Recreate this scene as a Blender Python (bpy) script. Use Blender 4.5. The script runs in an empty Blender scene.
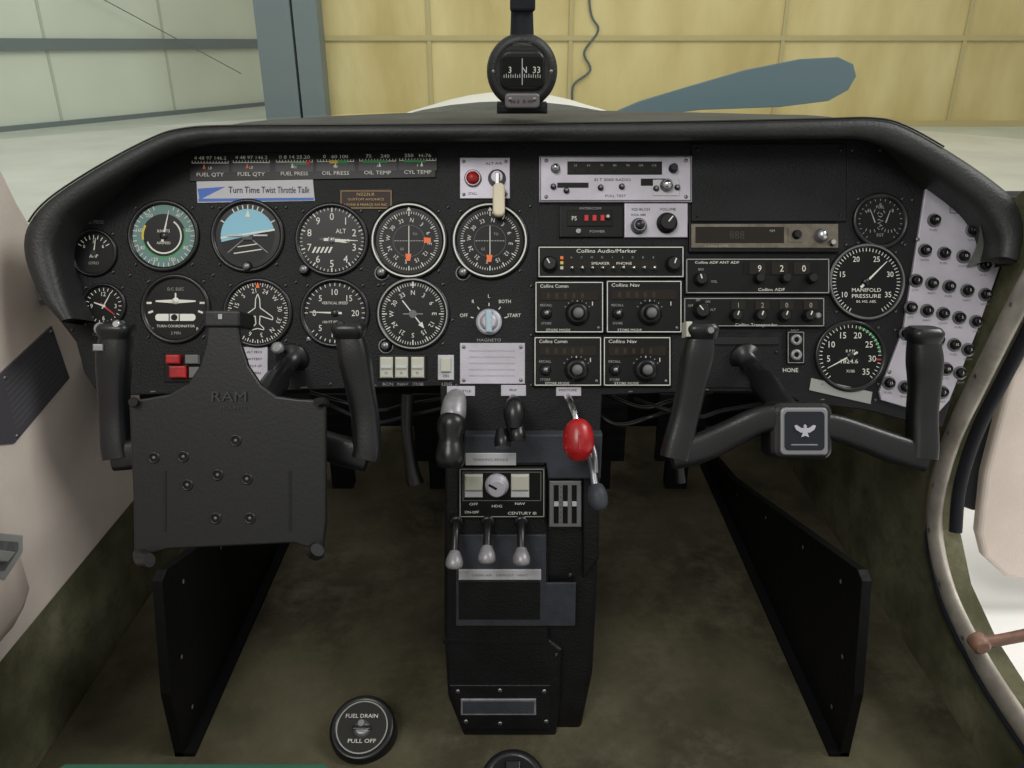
import bpy, bmesh, math
from math import sin, cos, pi, radians
from mathutils import Vector, Matrix

TH=radians(23.5); F=788.0; H=0.8; S=0.00115; D=F*S
C=Vector((0,0,H))
RT=Vector((1,0,0)); FW=Vector((0,cos(TH),-sin(TH))); UP=Vector((0,sin(TH),cos(TH)))
def ray(px,py): return RT*(px-512)+UP*(384-py)+FW*F

class Pl:
    """a real surface in the cabin, with its own in-plane axes"""
    def __init__(s,O,U,V):
        s.O=Vector(O); s.U=Vector(U).normalized(); s.V=Vector(V).normalized(); s.N=s.U.cross(s.V)
        s.M=Matrix(((s.U.x,s.V.x,s.N.x,s.O.x),(s.U.y,s.V.y,s.N.y,s.O.y),(s.U.z,s.V.z,s.N.z,s.O.z),(0,0,0,1)))
    def loc(s,px,py):
        d=ray(px,py); t=(s.O-C).dot(s.N)/d.dot(s.N); P=C+d*t-s.O
        return P.dot(s.U),P.dot(s.V),t
def panel(c): return Pl(C+FW*(D-c*S),RT,UP)
PAN=panel(0)
PED=Pl((0,0.733,0),(1,0,0),(0,0.067,0.39))
WL=Pl((-0.57,0,0),(0,1,0),(0,0,1))      # normal +X
WR=Pl((0.57,0,0),(0,-1,0),(0,0,1))      # normal -X

# ------------------------------------------------ materials
def lin(c):
    o=[]
    for v in c:
        v/=255.0
        o.append(v/12.92 if v<=0.04045 else ((v+0.055)/1.055)**2.4)
    return o
MATS={}
def mat(name,rgb,rough=0.5,metal=0.0,bump=0.0,bscale=400.0,var=0.0,vscale=8.0,emit=0,spec=None,dark=None,det=6):
    if name in MATS: return MATS[name]
    if spec is None: spec=0.22 if max(rgb)<70 else 0.45
    m=bpy.data.materials.new(name); m.use_nodes=True
    nt=m.node_tree; b=nt.nodes['Principled BSDF']
    col=lin(rgb)+[1]
    b.inputs['Base Color'].default_value=col
    b.inputs['Roughness'].default_value=rough; b.inputs['Metallic'].default_value=metal
    b.inputs['Specular IOR Level'].default_value=spec
    tc=nt.nodes.new('ShaderNodeTexCoord')
    if var>0:
        n=nt.nodes.new('ShaderNodeTexNoise'); n.inputs['Scale'].default_value=vscale; n.inputs['Detail'].default_value=det; n.inputs['Roughness'].default_value=0.6
        nt.links.new(tc.outputs['Object'],n.inputs['Vector'])
        r=nt.nodes.new('ShaderNodeValToRGB')
        k0=[max(0,c*(1-var)) for c in col[:3]] if dark is None else lin(dark)
        k1=[min(1,c*(1+var)) for c in col[:3]]
        r.color_ramp.elements[0].color=k0+[1]; r.color_ramp.elements[0].position=0.35
        r.color_ramp.elements[1].color=k1+[1]; r.color_ramp.elements[1].position=0.65
        nt.links.new(n.outputs['Fac'],r.inputs['Fac']); nt.links.new(r.outputs['Color'],b.inputs['Base Color'])
    if bump>0:
        n2=nt.nodes.new('ShaderNodeTexNoise'); n2.inputs['Scale'].default_value=bscale; n2.inputs['Detail'].default_value=3
        nt.links.new(tc.outputs['Object'],n2.inputs['Vector'])
        bp=nt.nodes.new('ShaderNodeBump'); bp.inputs['Strength'].default_value=bump; bp.inputs['Distance'].default_value=0.001 if bscale>50 else 0.05
        nt.links.new(n2.outputs['Fac'],bp.inputs['Height']); nt.links.new(bp.outputs['Normal'],b.inputs['Normal'])
    MATS[name]=m; return m
PBLK=mat('panel_wrinkle_black',(14,15,17),0.5,bump=0.7,bscale=600,var=0.4,vscale=12)
RBLK=mat('radio_black',(12,12,13),0.4,var=.2,vscale=40)
FACE=mat('dial_black',(9,10,11),0.35)
BEZ=mat('bezel_black',(17,18,20),0.32,spec=.4)
GRY=mat('grey_mark',(92,94,94),0.6)
WHT=mat('white_mark',(200,201,192),0.6)
DIM=mat('dim_mark',(138,140,136),0.6)
SIL=mat('silver_faceplate',(168,165,174),0.42,0.3,bump=0.15,bscale=900,var=0.12,vscale=14)
AGED=mat('aged_silver',(128,127,130),0.4,0.3,var=.2,vscale=80)
CHR=mat('chrome',(195,195,195),0.22,1.0)
STL=mat('brushed_steel',(136,136,140),0.4,0.8)
GRN=mat('green_mark',(48,130,72),0.6); YEL=mat('yellow_mark',(195,170,50),0.6)
RED=mat('red_plastic',(150,22,26),0.32,var=.25,vscale=60); REDM=mat('red_mark',(180,42,36),0.6)
ORG=mat('orange_mark',(222,105,50),0.6)
TEAL=mat('teal_dial',(82,114,110),0.5)
SKY=mat('horizon_blue',(118,170,190),0.5)
BROWN=mat('brown_tag',(44,30,23),0.5)
DISP=mat('dark_display',(34,30,26),0.2)
CREAM=mat('cream_plastic',(198,188,164),0.5)
IVORY=mat('ivory_rocker',(172,172,160),0.45)
LBL=mat('label_white',(172,172,176),0.5)
BLUE=mat('label_blue',(40,90,170),0.5)
VINYL=mat('black_vinyl',(34,35,35),0.5,bump=0.6,bscale=300,var=0.3,vscale=15,spec=.4)
YOKE=mat('yoke_black',(15,16,18),0.36,bump=0.2,bscale=500,var=.25,vscale=20,spec=.4)
PLATE=mat('plate_black',(15,16,17),0.42,bump=0.15,bscale=300,spec=.35)
NAVY=mat('navy_enamel',(30,33,40),0.3)
PEDB=mat('pedestal_black',(15,15,17),0.42,bump=0.6,bscale=400,var=0.4,vscale=20,spec=.35)
PEDG=mat('pedestal_grey',(52,54,60),0.5,bump=0.4,bscale=400,var=0.25,vscale=20)
def stained(name,a,bc,c,sc):
    """worn carpet: pile bump, broad soiling and small stains"""
    m=mat(name,bc,0.95,bump=1.0,bscale=450,var=0.3,vscale=sc,spec=0.08,dark=a,det=12)
    nt=m.node_tree; b=nt.nodes['Principled BSDF']; src=b.inputs['Base Color'].links[0].from_socket
    tc=nt.nodes.new('ShaderNodeTexCoord'); n=nt.nodes.new('ShaderNodeTexNoise'); n.inputs['Scale'].default_value=sc*4.5; n.inputs['Detail'].default_value=10; n.inputs['Roughness'].default_value=.7
    nt.links.new(tc.outputs['Object'],n.inputs['Vector'])
    r=nt.nodes.new('ShaderNodeValToRGB'); r.color_ramp.elements[0].position=.46; r.color_ramp.elements[1].position=.72; r.color_ramp.elements[0].color=(0,0,0,1); r.color_ramp.elements[1].color=(.75,.75,.75,1)
    nt.links.new(n.outputs['Fac'],r.inputs[0])
    mx=nt.nodes.new('ShaderNodeMix'); mx.data_type='RGBA'
    nt.links.new(r.outputs[0],mx.inputs[0]); nt.links.new(src,mx.inputs[6]); mx.inputs[7].default_value=lin(c)+[1]
    nt.links.new(mx.outputs[2],b.inputs['Base Color']); return m
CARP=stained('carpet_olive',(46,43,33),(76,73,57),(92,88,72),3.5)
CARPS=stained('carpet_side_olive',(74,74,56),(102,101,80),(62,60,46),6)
BEIGE=mat('beige_trim',(212,199,190),0.6,bump=0.3,bscale=200,var=.08,vscale=7)
TUNB=mat('tunnel_black',(9,9,10),0.55,bump=0.8,bscale=90,spec=0.2)
DARK=mat('firewall_dark',(15,15,14),0.8,var=0.3,vscale=12)
ALU=mat('aluminium_sill',(168,162,152),0.5,0.3,bump=0.3,bscale=80,var=0.28,vscale=22)
TAN=mat('sealant_tan',(135,110,78),0.7,var=0.35,vscale=50)
RUB=mat('rubber_seal',(24,26,31),0.6)
WPAINT=mat('white_paint',(238,238,236),0.35)
RUST=mat('rust_bar',(112,82,68),0.5,var=0.3,vscale=60)

# ------------------------------------------------ text cache
_tc={}
def textmesh(s):
    if s in _tc: return _tc[s]
    cu=bpy.data.curves.new('t','FONT'); cu.body=s; cu.resolution_u=2
    ob=bpy.data.objects.new('t',cu); bpy.context.scene.collection.objects.link(ob)
    dg=bpy.context.evaluated_depsgraph_get(); dg.update()
    me=bpy.data.meshes.new_from_object(ob.evaluated_get(dg))
    vs=[(v.co.x,v.co.y) for v in me.vertices]; fs=[tuple(p.vertices) for p in me.polygons]
    bpy.data.objects.remove(ob); bpy.data.meshes.remove(me); bpy.data.curves.remove(cu)
    if vs:
        x0=min(v[0] for v in vs); x1=max(v[0] for v in vs)
        h=0.72
        vs=[((a-(x0+x1)/2)/h,(b-0.36)/h) for a,b in vs]; w=(x1-x0)/h
    else: w=1
    _tc[s]=(vs,fs,max(w,1e-3)); return _tc[s]

def catmull(P,k):
    if k<=1 or len(P)<3: return P
    o=[]; n=len(P)
    for i in range(n-1):
        p0=P[max(i-1,0)];p1=P[i];p2=P[i+1];p3=P[min(i+2,n-1)]
        for j in range(k):
            t=j/k
            o.append(tuple(0.5*((2*b)+(-a+c)*t+(2*a-5*b+4*c-d)*t*t+(-a+3*b-3*c+d)*t**3) for a,b,c,d in zip(p0,p1,p2,p3)))
    o.append(P[-1]); return o

class B:
    def __init__(s,name,pl=PAN):
        s.name=name; s.pl=pl; s.bm=bmesh.new(); s.mats=[]
    def mi(s,m):
        if m not in s.mats: s.mats.append(m)
        return s.mats.index(m)
    def add(s,vs,fs,m,smooth=False):
        k=s.mi(m); V=[s.bm.verts.new(v) for v in vs]
        for f in fs:
            try:
                q=s.bm.faces.new([V[i] for i in f]); q.material_index=k; q.smooth=smooth
            except ValueError: pass
    def L(s,x,y): return s.pl.loc(x,y)
    def lathe(s,x,y,prof,m,n=36,smooth=True,cap=True):
        u,v,t=s.L(x,y); vs=[];fs=[]
        for r,z in prof:
            for i in range(n):
                a=2*pi*i/n; vs.append((u+r*t*cos(a),v+r*t*sin(a),z*S))
        for j in range(len(prof)-1):
            for i in range(n):
                i2=(i+1)%n
                fs.append((j*n+i,j*n+i2,(j+1)*n+i2,(j+1)*n+i))
        s.add(vs,fs,m,smooth)
        if cap and prof[-1][0]>0:
            s.add([vs[(len(prof)-1)*n+i] for i in range(n)],[tuple(range(n))],m,False)
    def disc(s,x,y,r,z,m,n=40):
        u,v,t=s.L(x,y); s.add([(u+r*t*cos(2*pi*i/n),v+r*t*sin(2*pi*i/n),z*S) for i in range(n)],[tuple(range(n))],m)
    def arc(s,x,y,r0,r1,a0,a1,z,m):
        u,v,t=s.L(x,y); n=max(2,int(abs(a1-a0)/6)); vs=[];fs=[]
        for i in range(n+1):
            a=radians(a0+(a1-a0)*i/n)
            vs+= [(u+r0*t*sin(a),v+r0*t*cos(a),z*S),(u+r1*t*sin(a),v+r1*t*cos(a),z*S)]
        for i in range(n): fs.append((2*i,2*i+2,2*i+3,2*i+1))
        s.add(vs,fs,m)
    def ticks(s,x,y,r0,r1,w,a0,a1,n,z,m):
        for i in range(n+1 if abs(a1-a0)<359 else n):
            s.tick(x,y,r0,r1,w,a0+(a1-a0)*i/n,z,m)
    def tick(s,x,y,r0,r1,w,a,z,m,w1=None):
        u,v,t=s.L(x,y); a=radians(a); w1=w if w1 is None else w1
        d=(sin(a),cos(a)); p=(cos(a),-sin(a))
        s.add([(u+t*(d[0]*r+p[0]*q),v+t*(d[1]*r+p[1]*q),z*S) for r,q in((r0,-w/2),(r0,w/2),(r1,w1/2),(r1,-w1/2))],[(0,1,2,3)],m)
    def text(s,txt,x,y,h,m=None,z=0.6,w=None,rot=0):
        vs,fs,W=textmesh(txt); u,v,t=s.L(x,y); m=m or WHT
        sx=h*t*0.92 if w is None else w*t/W
        sx=min(sx,h*t*1.3) ; c,sn=cos(radians(-rot)),sin(radians(-rot))
        s.add([(u+a*sx*c-b*h*t*sn,v+a*sx*sn+b*h*t*c,z*S) for a,b in vs],fs,m)
    def nums(s,x,y,r,lst,a0,a1,h,m=None,z=0.9,face=False):
        n=len(lst)-1 if abs(a1-a0)<359 else len(lst)
        for i,q in enumerate(lst):
            a=a0+(a1-a0)*i/max(n,1)
            s.text(str(q),x+r*sin(radians(a)),y-r*cos(radians(a)),h,m,z,rot=a if face else 0)
    def polyl(s,uv,z0,z1,m,bev=0,smooth=False):
        bm=bmesh.new()
        bot=[bm.verts.new((a,b,z0*S)) for a,b in uv]; top=[bm.verts.new((a,b,z1*S)) for a,b in uv]
        n=len(uv)
        ft=bm.faces.new(top); bm.faces.new(bot[::-1])
        for i in range(n): bm.faces.new((bot[i],bot[(i+1)%n],top[(i+1)%n],top[i]))
        bmesh.ops.recalc_face_normals(bm,faces=bm.faces)
        if bev:
            es=list(ft.edges)
            bmesh.ops.bevel(bm,geom=es,offset=bev*S,segments=3,affect='EDGES',profile=0.5)
        k=s.mi(m)
        for f in bm.faces: f.material_index=k; f.smooth=smooth
        me=bpy.data.meshes.new('x'); bm.to_mesh(me); bm.free(); s.bm.from_mesh(me); bpy.data.meshes.remove(me)
    def poly(s,pts,z0,z1,m,bev=0):
        s.polyl([s.L(x,y)[:2] for x,y in pts],z0,z1,m,bev)
    def flat(s,pts,z,m):
        s.add([(*s.L(x,y)[:2],z*S) for x,y in pts],[tuple(range(len(pts)))],m)
    def rect(s,x0,y0,x1,y1,z0,z1,m,bev=0,cr=0):
        if cr==0: pts=[(x0,y1),(x1,y1),(x1,y0),(x0,y0)]
        else:
            pts=[]
            for cx,cy,a in((x1-cr,y1-cr,-90),(x1-cr,y0+cr,0),(x0+cr,y0+cr,90),(x0+cr,y1-cr,180)):
                for k in range(5):
                    q=radians(a+k*22.5); pts.append((cx+cr*cos(q),cy-cr*sin(q)))
        s.poly(pts,z0,z1,m,bev)
    def frame(s,x0,y0,x1,y1,w,z,m):
        s.flat([(x0,y0+w),(x1,y0+w),(x1,y0),(x0,y0)],z,m); s.flat([(x0,y1),(x1,y1),(x1,y1-w),(x0,y1-w)],z,m)
        s.flat([(x0,y1),(x0+w,y1),(x0+w,y0),(x0,y0)],z,m); s.flat([(x1-w,y1),(x1,y1),(x1,y0),(x1-w,y0)],z,m)
    def tube(s,pts,rad,m,k=5,n=16,sq=1.0,local=False,pw=1.0,capend=True):
        if not isinstance(rad,(list,tuple)): rad=[rad]*len(pts)
        Q=[]
        for (x,y,z),r in zip(pts,rad):
            if local: Q.append((x,y,z,r))
            else:
                u,v,t=s.L(x,y); Q.append((u,v,z*S,r*t))
        Q=catmull(Q,k); P=[Vector(q[:3]) for q in Q]; R=[max(q[3],1e-5) for q in Q]
        vs=[];fs=[]; N=Vector((0,0,1)); last=None
        for i,p in enumerate(P):
            T=(P[min(i+1,len(P)-1)]-P[max(i-1,0)]).normalized()
            A=T.cross(N)
            if A.length<0.15: A=T.cross(Vector((0,1,0))) if abs(T.y)<0.9 else T.cross(Vector((1,0,0)))
            A.normalize()
            if last is not None and A.dot(last)<0: A=-A
            last=A; Bv=T.cross(A)
            for j in range(n):
                a=2*pi*j/n; ca,sa=cos(a),sin(a)
                ca=math.copysign(abs(ca)**pw,ca); sa=math.copysign(abs(sa)**pw,sa)
                vs.append(tuple(p+A*ca*R[i]+Bv*sa*R[i]*sq))
        for i in range(len(P)-1):
            for j in range(n): fs.append((i*n+j,i*n+(j+1)%n,(i+1)*n+(j+1)%n,(i+1)*n+j))
        s.add(vs,fs,m,True)
        if capend:
            s.add(vs[:n],[tuple(range(n))[::-1]],m); s.add(vs[-n:],[tuple(range(n))],m)
    def knob(s,x,y,r,h,m=None,tip=None,z=0,line=0,n=28):
        m=m or BEZ
        s.lathe(x,y,[(r*1.15,z),(r*1.15,z+h*0.25),(r,z+h*0.35),(r*0.95,z+h*0.9),(r*0.8,z+h)],m,n)
        if tip: s.lathe(x,y,[(r*0.7,z+h),(r*0.65,z+h+1),(0.01,z+h+1.2)],tip,n)
        if line: s.tick(x,y,0,r*0.75,1.2,line,z+h+0.3+(1.5 if tip else 0),WHT)
    def screw(s,x,y,r=2.0,z=0,m=None):
        s.lathe(x,y,[(r,z),(r*0.9,z+0.7),(r*0.3,z+1),(0.01,z+1)],m or BEZ if r<2.5 and m is None and z==0 else (m or STL),12)
        s.tick(x,y,-r*.7,r*.7,0.5,40,z+1.15,GRY if z==0 else BEZ)
    def done(s):
        me=bpy.data.meshes.new(s.name)
        s.bm.to_mesh(me); s.bm.free()
        for m in s.mats: me.materials.append(m)
        ob=bpy.data.objects.new(s.name,me); bpy.context.scene.collection.objects.link(ob)
        if len(me.vertices):
            c=sum((v.co for v in me.vertices),Vector())/len(me.vertices)
            me.transform(Matrix.Translation(-c)); ob.matrix_world=s.pl.M@Matrix.Translation(c)
        return ob
WORLD=Pl((0,0,0),(1,0,0),(0,1,0))
def boxw(b,x0,x1,y0,y1,z0,z1,m):
    vs=[(x,y,z) for x in(x0,x1) for y in(y0,y1) for z in(z0,z1)]
    b.add(vs,[(0,1,3,2),(4,6,7,5),(0,4,5,1),(2,3,7,6),(0,2,6,4),(1,5,7,3)],m)

# ================================================= CABIN SHELL
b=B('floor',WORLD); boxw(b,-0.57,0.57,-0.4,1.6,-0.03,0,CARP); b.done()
b=B('wall_front',WORLD); boxw(b,-0.62,0.62,1.6,1.63,-0.03,0.62,DARK); b.done()
b=B('wall_left',WL)
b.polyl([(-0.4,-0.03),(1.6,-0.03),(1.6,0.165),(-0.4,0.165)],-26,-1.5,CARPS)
b.polyl([(-0.4,0.165),(1.10,0.165),(1.10,0.54),(1.0,0.56),(0.93,0.60),(0.915,0.63),(0.89,0.70),(0.86,0.715),(-0.4,0.74)],-26,0,BEIGE,2)
b.polyl([(1.10,0.165),(1.6,0.165),(1.6,0.5),(1.10,0.54)],-26,-1,DARK)
b.done()
b=B('armrest_trim',WL)
vs=[]
pr=[(0.0,0.215),(0.045,0.235),(0.06,0.26),(0.06,0.31),(0.045,0.33),(0.0,0.35)]
ys=[-0.2,0.3,0.55,0.66,0.69,0.70]; sc=[1,1,1,1,0.85,0.05]
for y,q in zip(ys,sc):
    for d,z in pr: vs.append((y,z,d*q))
fs=[]
for i in range(len(ys)-1):
    for j in range(len(pr)-1): fs.append((i*6+j,(i+1)*6+j,(i+1)*6+j+1,i*6+j+1))
b.add(vs,fs,BEIGE,True); b.done()
b=B('door_latch_plate',Pl((-0.512,0,0),(0,1,0),(0,0,1)))
b.poly([(-40,572),(2,580),(20,552),(20,535),(-40,530)],0,3,mat('satin_chrome',(185,186,186),.35,.25),1); b.poly([(-40,564),(0,571),(14,550),(14,542),(-40,538)],3,4,AGED)
b.poly([(-40,556),(-2,562),(6,552),(-40,546)],4,9,MATS['satin_chrome'],1)
b.done()
b=B('limitations_placard',WL)
b.poly([(-8,380),(50,326),(68,378),(13,443),(-8,445)],0,2,mat('placard_grey',(78,75,82),0.5))
for i in range(9):
    f=i/9
    b.flat([(2+f*13,384+f*50),(50+f*14,336+f*42),(50.4+f*14,337+f*42),(2.4+f*13,385.3+f*50)],2.4,GRY)
b.screw(3,378,2,2);b.screw(49,332,2,2);b.screw(15,436,2,2)
b.done()
b=B('trim_bracket',WL)
b.poly([(33,268),(44,262),(50,292),(41,305),(37,300)],0,8,mat('grey_bracket',(110,108,108),0.5),2)
b.done()

def rw(pts): return [(-y,z) for y,z in pts]
edge=[(0.80,0.69),(0.82,0.60),(0.845,0.53),(0.875,0.43),(0.90,0.34),(0.905,0.26),(0.89,0.20),(0.84,0.15),(0.77,0.122),(0.66,0.105),(0.4,0.10),(-0.4,0.10)]
b=B('wall_right',WR)
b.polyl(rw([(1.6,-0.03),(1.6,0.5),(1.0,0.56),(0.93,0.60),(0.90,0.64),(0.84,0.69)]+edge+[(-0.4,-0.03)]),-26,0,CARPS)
b.done()
b=B('door_frame',WR)
E3=[(-y,z,0.004) for y,z in edge]
b.tube(E3,0.016,ALU,local=True,k=6,sq=0.45)
b.tube([(p[0]-0.014,p[1]-0.012,0.004) for p in E3[1:7]],0.006,TAN,local=True,k=6,sq=0.6)
b.tube([(p[0]-0.008,p[1]-0.019,0.002) for p in E3[5:]],0.006,mat('edge_binding_navy',(34,38,50),.7),local=True,k=6)
b.tube([(p[0]+0.016,p[1]+0.008,-0.014) for p in E3[:7]],0.008,RUB,local=True,k=6)
for p in E3[2:9]:
    b.add([(p[0]+0.003*cos(a*pi/4),p[1]+0.003*sin(a*pi/4),0.0117) for a in range(8)],[tuple(range(8))],STL)
b.done()
DOORP=Pl((0,1.02,0),(1,0,0),(0,0,1))
b=B('cabin_door',DOORP)
b.polyl([(0.60,0.62),(0.598,0.34),(0.615,0.23),(0.65,0.165),(0.70,0.145),(1.35,0.12),(1.42,0.2),(1.42,0.62)],-25,0,RUB,6)
b.poly([(1080,312),(1034,330),(1004,372),(979,470),(973,528),(979,552),(1000,571),(1040,578),(1600,586),(1600,312)],0,14,BEIGE,6)
b.done()
b=B('aircraft_wing',WORLD)
n=12; prof=[]
for i in range(n+1):
    t=i/n; prof.append((-0.7+2.2*t,-0.05-0.02+0.12*4*t*(1-t)*0.35))
vs=[];fs=[]
for x in (0.62,5.0):
    for y,z in prof: vs.append((x,y,z))
    for y,z in prof[::-1]: vs.append((x,y,z-0.25))
m=2*(n+1)
for j in range(m): fs.append((j,(j+1)%m,m+(j+1)%m,m+j))
b.add(vs,fs,WPAINT,True); b.add(vs[:m],[tuple(range(m))],WPAINT); b.add(vs[m:],[tuple(range(m))],WPAINT)
b.done()
b=B('door_latch_bar',Pl((0,0.70,0),(1,0,0),(0,0,1)))
b.tube([(1075,624,0),(1040,632,0),(1000,640,0),(980,643,0)],[7,7,6.5,8],RUST,sq=0.8)
b.lathe(979,643,[(9,-6),(9,6),(6,8)],RUST,20)
b.done()

for sx in (1,-1):
    b=B('footwell_gusset',Pl((0.405*sx,0,0),(0,-sx,0),(0,0,1)))
    P=[(0.70,0.0),(0.70,0.10),(0.735,0.235),(0.75,0.24),(1.0,0.155),(1.25,0.07),(1.45,0.03),(1.45,0.0)]
    q=[(-sx*y,z) for y,z in P]
    b.polyl(q,-5,5,TUNB,1)
    for y,z in((0.78,0.2),(0.9,0.165),(1.05,0.115),(1.2,0.065),(0.74,0.12),(0.74,0.04)):
        u=-sx*y
        b.add([(u+0.003*cos(a*pi/4),z+0.003*sin(a*pi/4),6*S) for a in range(8)],[tuple(range(8))],GRY)
    b.polyl([(-sx*0.70,0.0),(-sx*0.70,0.006),(-sx*1.45,0.006),(-sx*1.45,0.0)],-5,16,TUNB)
    b.done()

def pedal(xc):
    b=B('rudder_pedal',WORLD)
    y=1.33
    boxw(b,xc-0.045,xc+0.045,y,y+0.012,0.06,0.20,RUB)
    for i in range(5): boxw(b,xc-0.043,xc+0.043,y-0.004,y,0.075+i*0.025,0.083+i*0.025,BEZ)
    b.tube([(xc,y+0.01,0.13),(xc,y+0.06,0.25),(xc,y+0.08,0.42)],0.009,RUB,local=True,k=3)
    boxw(b,xc-0.02,xc+0.02,y-0.002,y+0.03,0.0,0.06,RUB)
    b.done()
for xc in(-0.33,-0.14,0.17,0.32): pedal(xc)
b=B('panel_support_beam',WORLD)
boxw(b,-0.56,0.56,0.98,1.02,0.36,0.42,DARK); b.done()
b=B('cable_bundle',PAN)
for i,(x0,x1,yy) in enumerate(((300,470,405),(320,445,418),(600,720,402),(640,790,412),(590,680,420))):
    b.tube([(x0,yy-12,-40),((x0+x1)/2-15,yy+6,-30),((x0+x1)/2+20,yy,-45),(x1,yy-10,-30)],2.2,RUB if i%2 else BEZ,k=6,n=8)
b.tube([(405,395,-20),(404,430,-22),(408,470,-30),(412,488,-32)],[7,6,7,9],BEZ)
b.tube([(690,440,-60),(692,470,-60),(694,490,-62)],[5,5,6],BEZ)
b.done()

# ================================================= GLARESHIELD
cG=42; GP=panel(cG)
outer=[(60,322),(40,300),(26,270),(21,244),(27,222),(48,198),(95,167),(150,138),(182,128),(230,125),(350,124),(512,123),(680,121),(820,118),(872,117),(905,124),(955,152),(1000,183),(1020,204),(1026,232),(1020,262)]
inner=[(72,318),(62,296),(54,268),(50,246),(56,228),(70,209),(110,181),(160,152),(188,143),(235,139),(350,138.5),(512,138),(680,138),(820,136.5),(862,137),(890,145),(932,168),(975,199),(992,218),(1001,238),(1000,256)]
b=B('glareshield',GP)
O=catmull([tuple(GP.loc(*p)[:2]) for p in outer],5); I=catmull([tuple(GP.loc(*p)[:2]) for p in inner],5)
vs=[];fs=[]
for o,i in zip(O,I):
    g=1.0 if abs(o[0])<0.43 else max(0.0,1-(abs(o[0])-0.43)/0.06)   # underside flares up over the gauges only
    prof=[(0.04,-46),(0.0,-30),(0.0,-6),(0.08,-1),(0.25,2),(0.5,3),(0.75,2),(0.92,-1),(1.0,-6),(1-.15*g,-16),(1-.4*g,-30),(1-.7*g,-46)]
    for f,z in prof: vs.append((o[0]+(i[0]-o[0])*f,o[1]+(i[1]-o[1])*f,z*S))
K=12
for a in range(len(O)-1):
    for j in range(K-1): fs.append((a*K+j,a*K+j+1,(a+1)*K+j+1,(a+1)*K+j))
b.add(vs,fs,VINYL,True)
b.tube([(o[0]*0.93+i[0]*0.07,o[1]*0.93+i[1]*0.07,0.0012) for o,i in list(zip(O,I))[20:80]],0.0012,BEZ,local=True,k=1,n=6)
Mi=GP.M.inverted(); vs=[];fs=[]; R=8
for o in O:
    P=GP.M@Vector((o[0],o[1],-25*S)); x=P.x/0.55
    yb=1.30-0.42*min(1,abs(x))**2.2
    for r in range(R+1):
        t=r/R
        q=Vector((P.x*(1-0.06*t),P.y+(yb-P.y)*t,P.z-0.006*t+0.006*sin(pi*t)))
        if t==0: q=GP.M@Vector((o[0],o[1],-8*S))
        vs.append(tuple(Mi@q))
for a in range(len(O)-1):
    for r in range(R): fs.append((a*(R+1)+r,a*(R+1)+r+1,(a+1)*(R+1)+r+1,(a+1)*(R+1)+r))
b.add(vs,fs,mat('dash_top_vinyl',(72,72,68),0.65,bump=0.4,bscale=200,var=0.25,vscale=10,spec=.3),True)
b.done()

b=B('window_1',WORLD)
vs=[];fs=[];n=24
for i in range(n+1):
    x=-0.57+1.14*i/n; q=abs(x/0.57)
    yb=1.31-0.40*q**2.2; zb=0.70
    for j in range(7):
        t=j/6; vs.append((x*(1-0.08*t),yb+(0.62-0.25*q*q-yb)*t,zb+0.62*t+0.06*sin(pi*t)))
for i in range(n):
    for j in range(6): fs.append((i*7+j,(i+1)*7+j,(i+1)*7+j+1,i*7+j+1))
gm=bpy.data.materials.new('windshield_acrylic'); gm.use_nodes=True; nt=gm.node_tree; nt.nodes.clear()
o=nt.nodes.new('ShaderNodeOutputMaterial'); mx=nt.nodes.new('ShaderNodeMixShader'); tr=nt.nodes.new('ShaderNodeBsdfTransparent'); gl=nt.nodes.new('ShaderNodeBsdfGlossy')
gl.inputs['Roughness'].default_value=0.3; tr.inputs['Color'].default_value=(0.94,0.98,0.96,1); mx.inputs[0].default_value=0.13
nt.links.new(tr.outputs[0],mx.inputs[1]); nt.links.new(gl.outputs[0],mx.inputs[2]); nt.links.new(mx.outputs[0],o.inputs[0])
b.add(vs,fs,gm,True); b.done()

# ================================================= PANEL
b=B('instrument_panel')
b.poly([(100,396),(84,372),(76,342),(44,300),(40,262),(44,236),(60,214),(165,140),(235,130),(850,128),(890,140),(1000,222),(1004,262),(990,300),(976,330),(942,427),(905,420),(868,410),(800,402),(780,391),(690,392),(602,395),(600,432),(442,432),(440,386)],-6,0,PBLK,1)
for L_ in ([(98,392),(440,381)],[(536,148),(536,388)],[(686,148),(686,225)],[(848,142),(822,330)],[(686,330),(783,333)],[(700,348),(783,350)]):
    (x0,y0),(x1,y1)=L_; dx,dy=x1-x0,y1-y0; l=math.hypot(dx,dy); nx,ny=-dy/l*0.8,dx/l*0.8
    b.flat([(x0-nx,y0-ny),(x1-nx,y1-ny),(x1+nx,y1+ny),(x0+nx,y0+ny)],0.25,RUB)
for p in ((122,180),(140,170),(60,270),(72,330),(130,275),(127,345),(212,207),(286,207),(296,282),(213,275),(371,207),(448,207),(530,206),(531,286),(531,335),(452,320),(456,385),(531,385),(108,385),(235,383),(330,384),(852,150),(846,245),(835,330),(912,200),(905,245),(880,150),(875,400),(895,330),(695,385),(778,385),(378,285),(207,345),(296,345)):
    b.screw(*p,r=2)
b.text('FUEL PRESS',94,222,3.5,GRY,0.4,20); b.text('CLOCK',100,334,3.5,GRY,0.4,14)
b.text('PHONE',789,370,4.2,WHT,0.4,18); b.text('MIC',795,331,3.5,DIM,0.4,8)
for i,(x,t) in enumerate(((388,'BCN'),(403,'NAV'),(418,'STROBE'),(447,'LDG'))): b.text(t,x,384,3,DIM,0.4,11)
# bare-metal chips along the lower edge
for x,y,w in((150,391,6),(212,388,4),(300,387,8),(372,385,5),(628,391,5),(705,389,4),(756,389,6),(820,399,5)):
    b.flat([(x,y+1.2),(x+w,y+.8),(x+w-1,y-.3),(x+1,y)],.3,GRY)
b.done()

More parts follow.
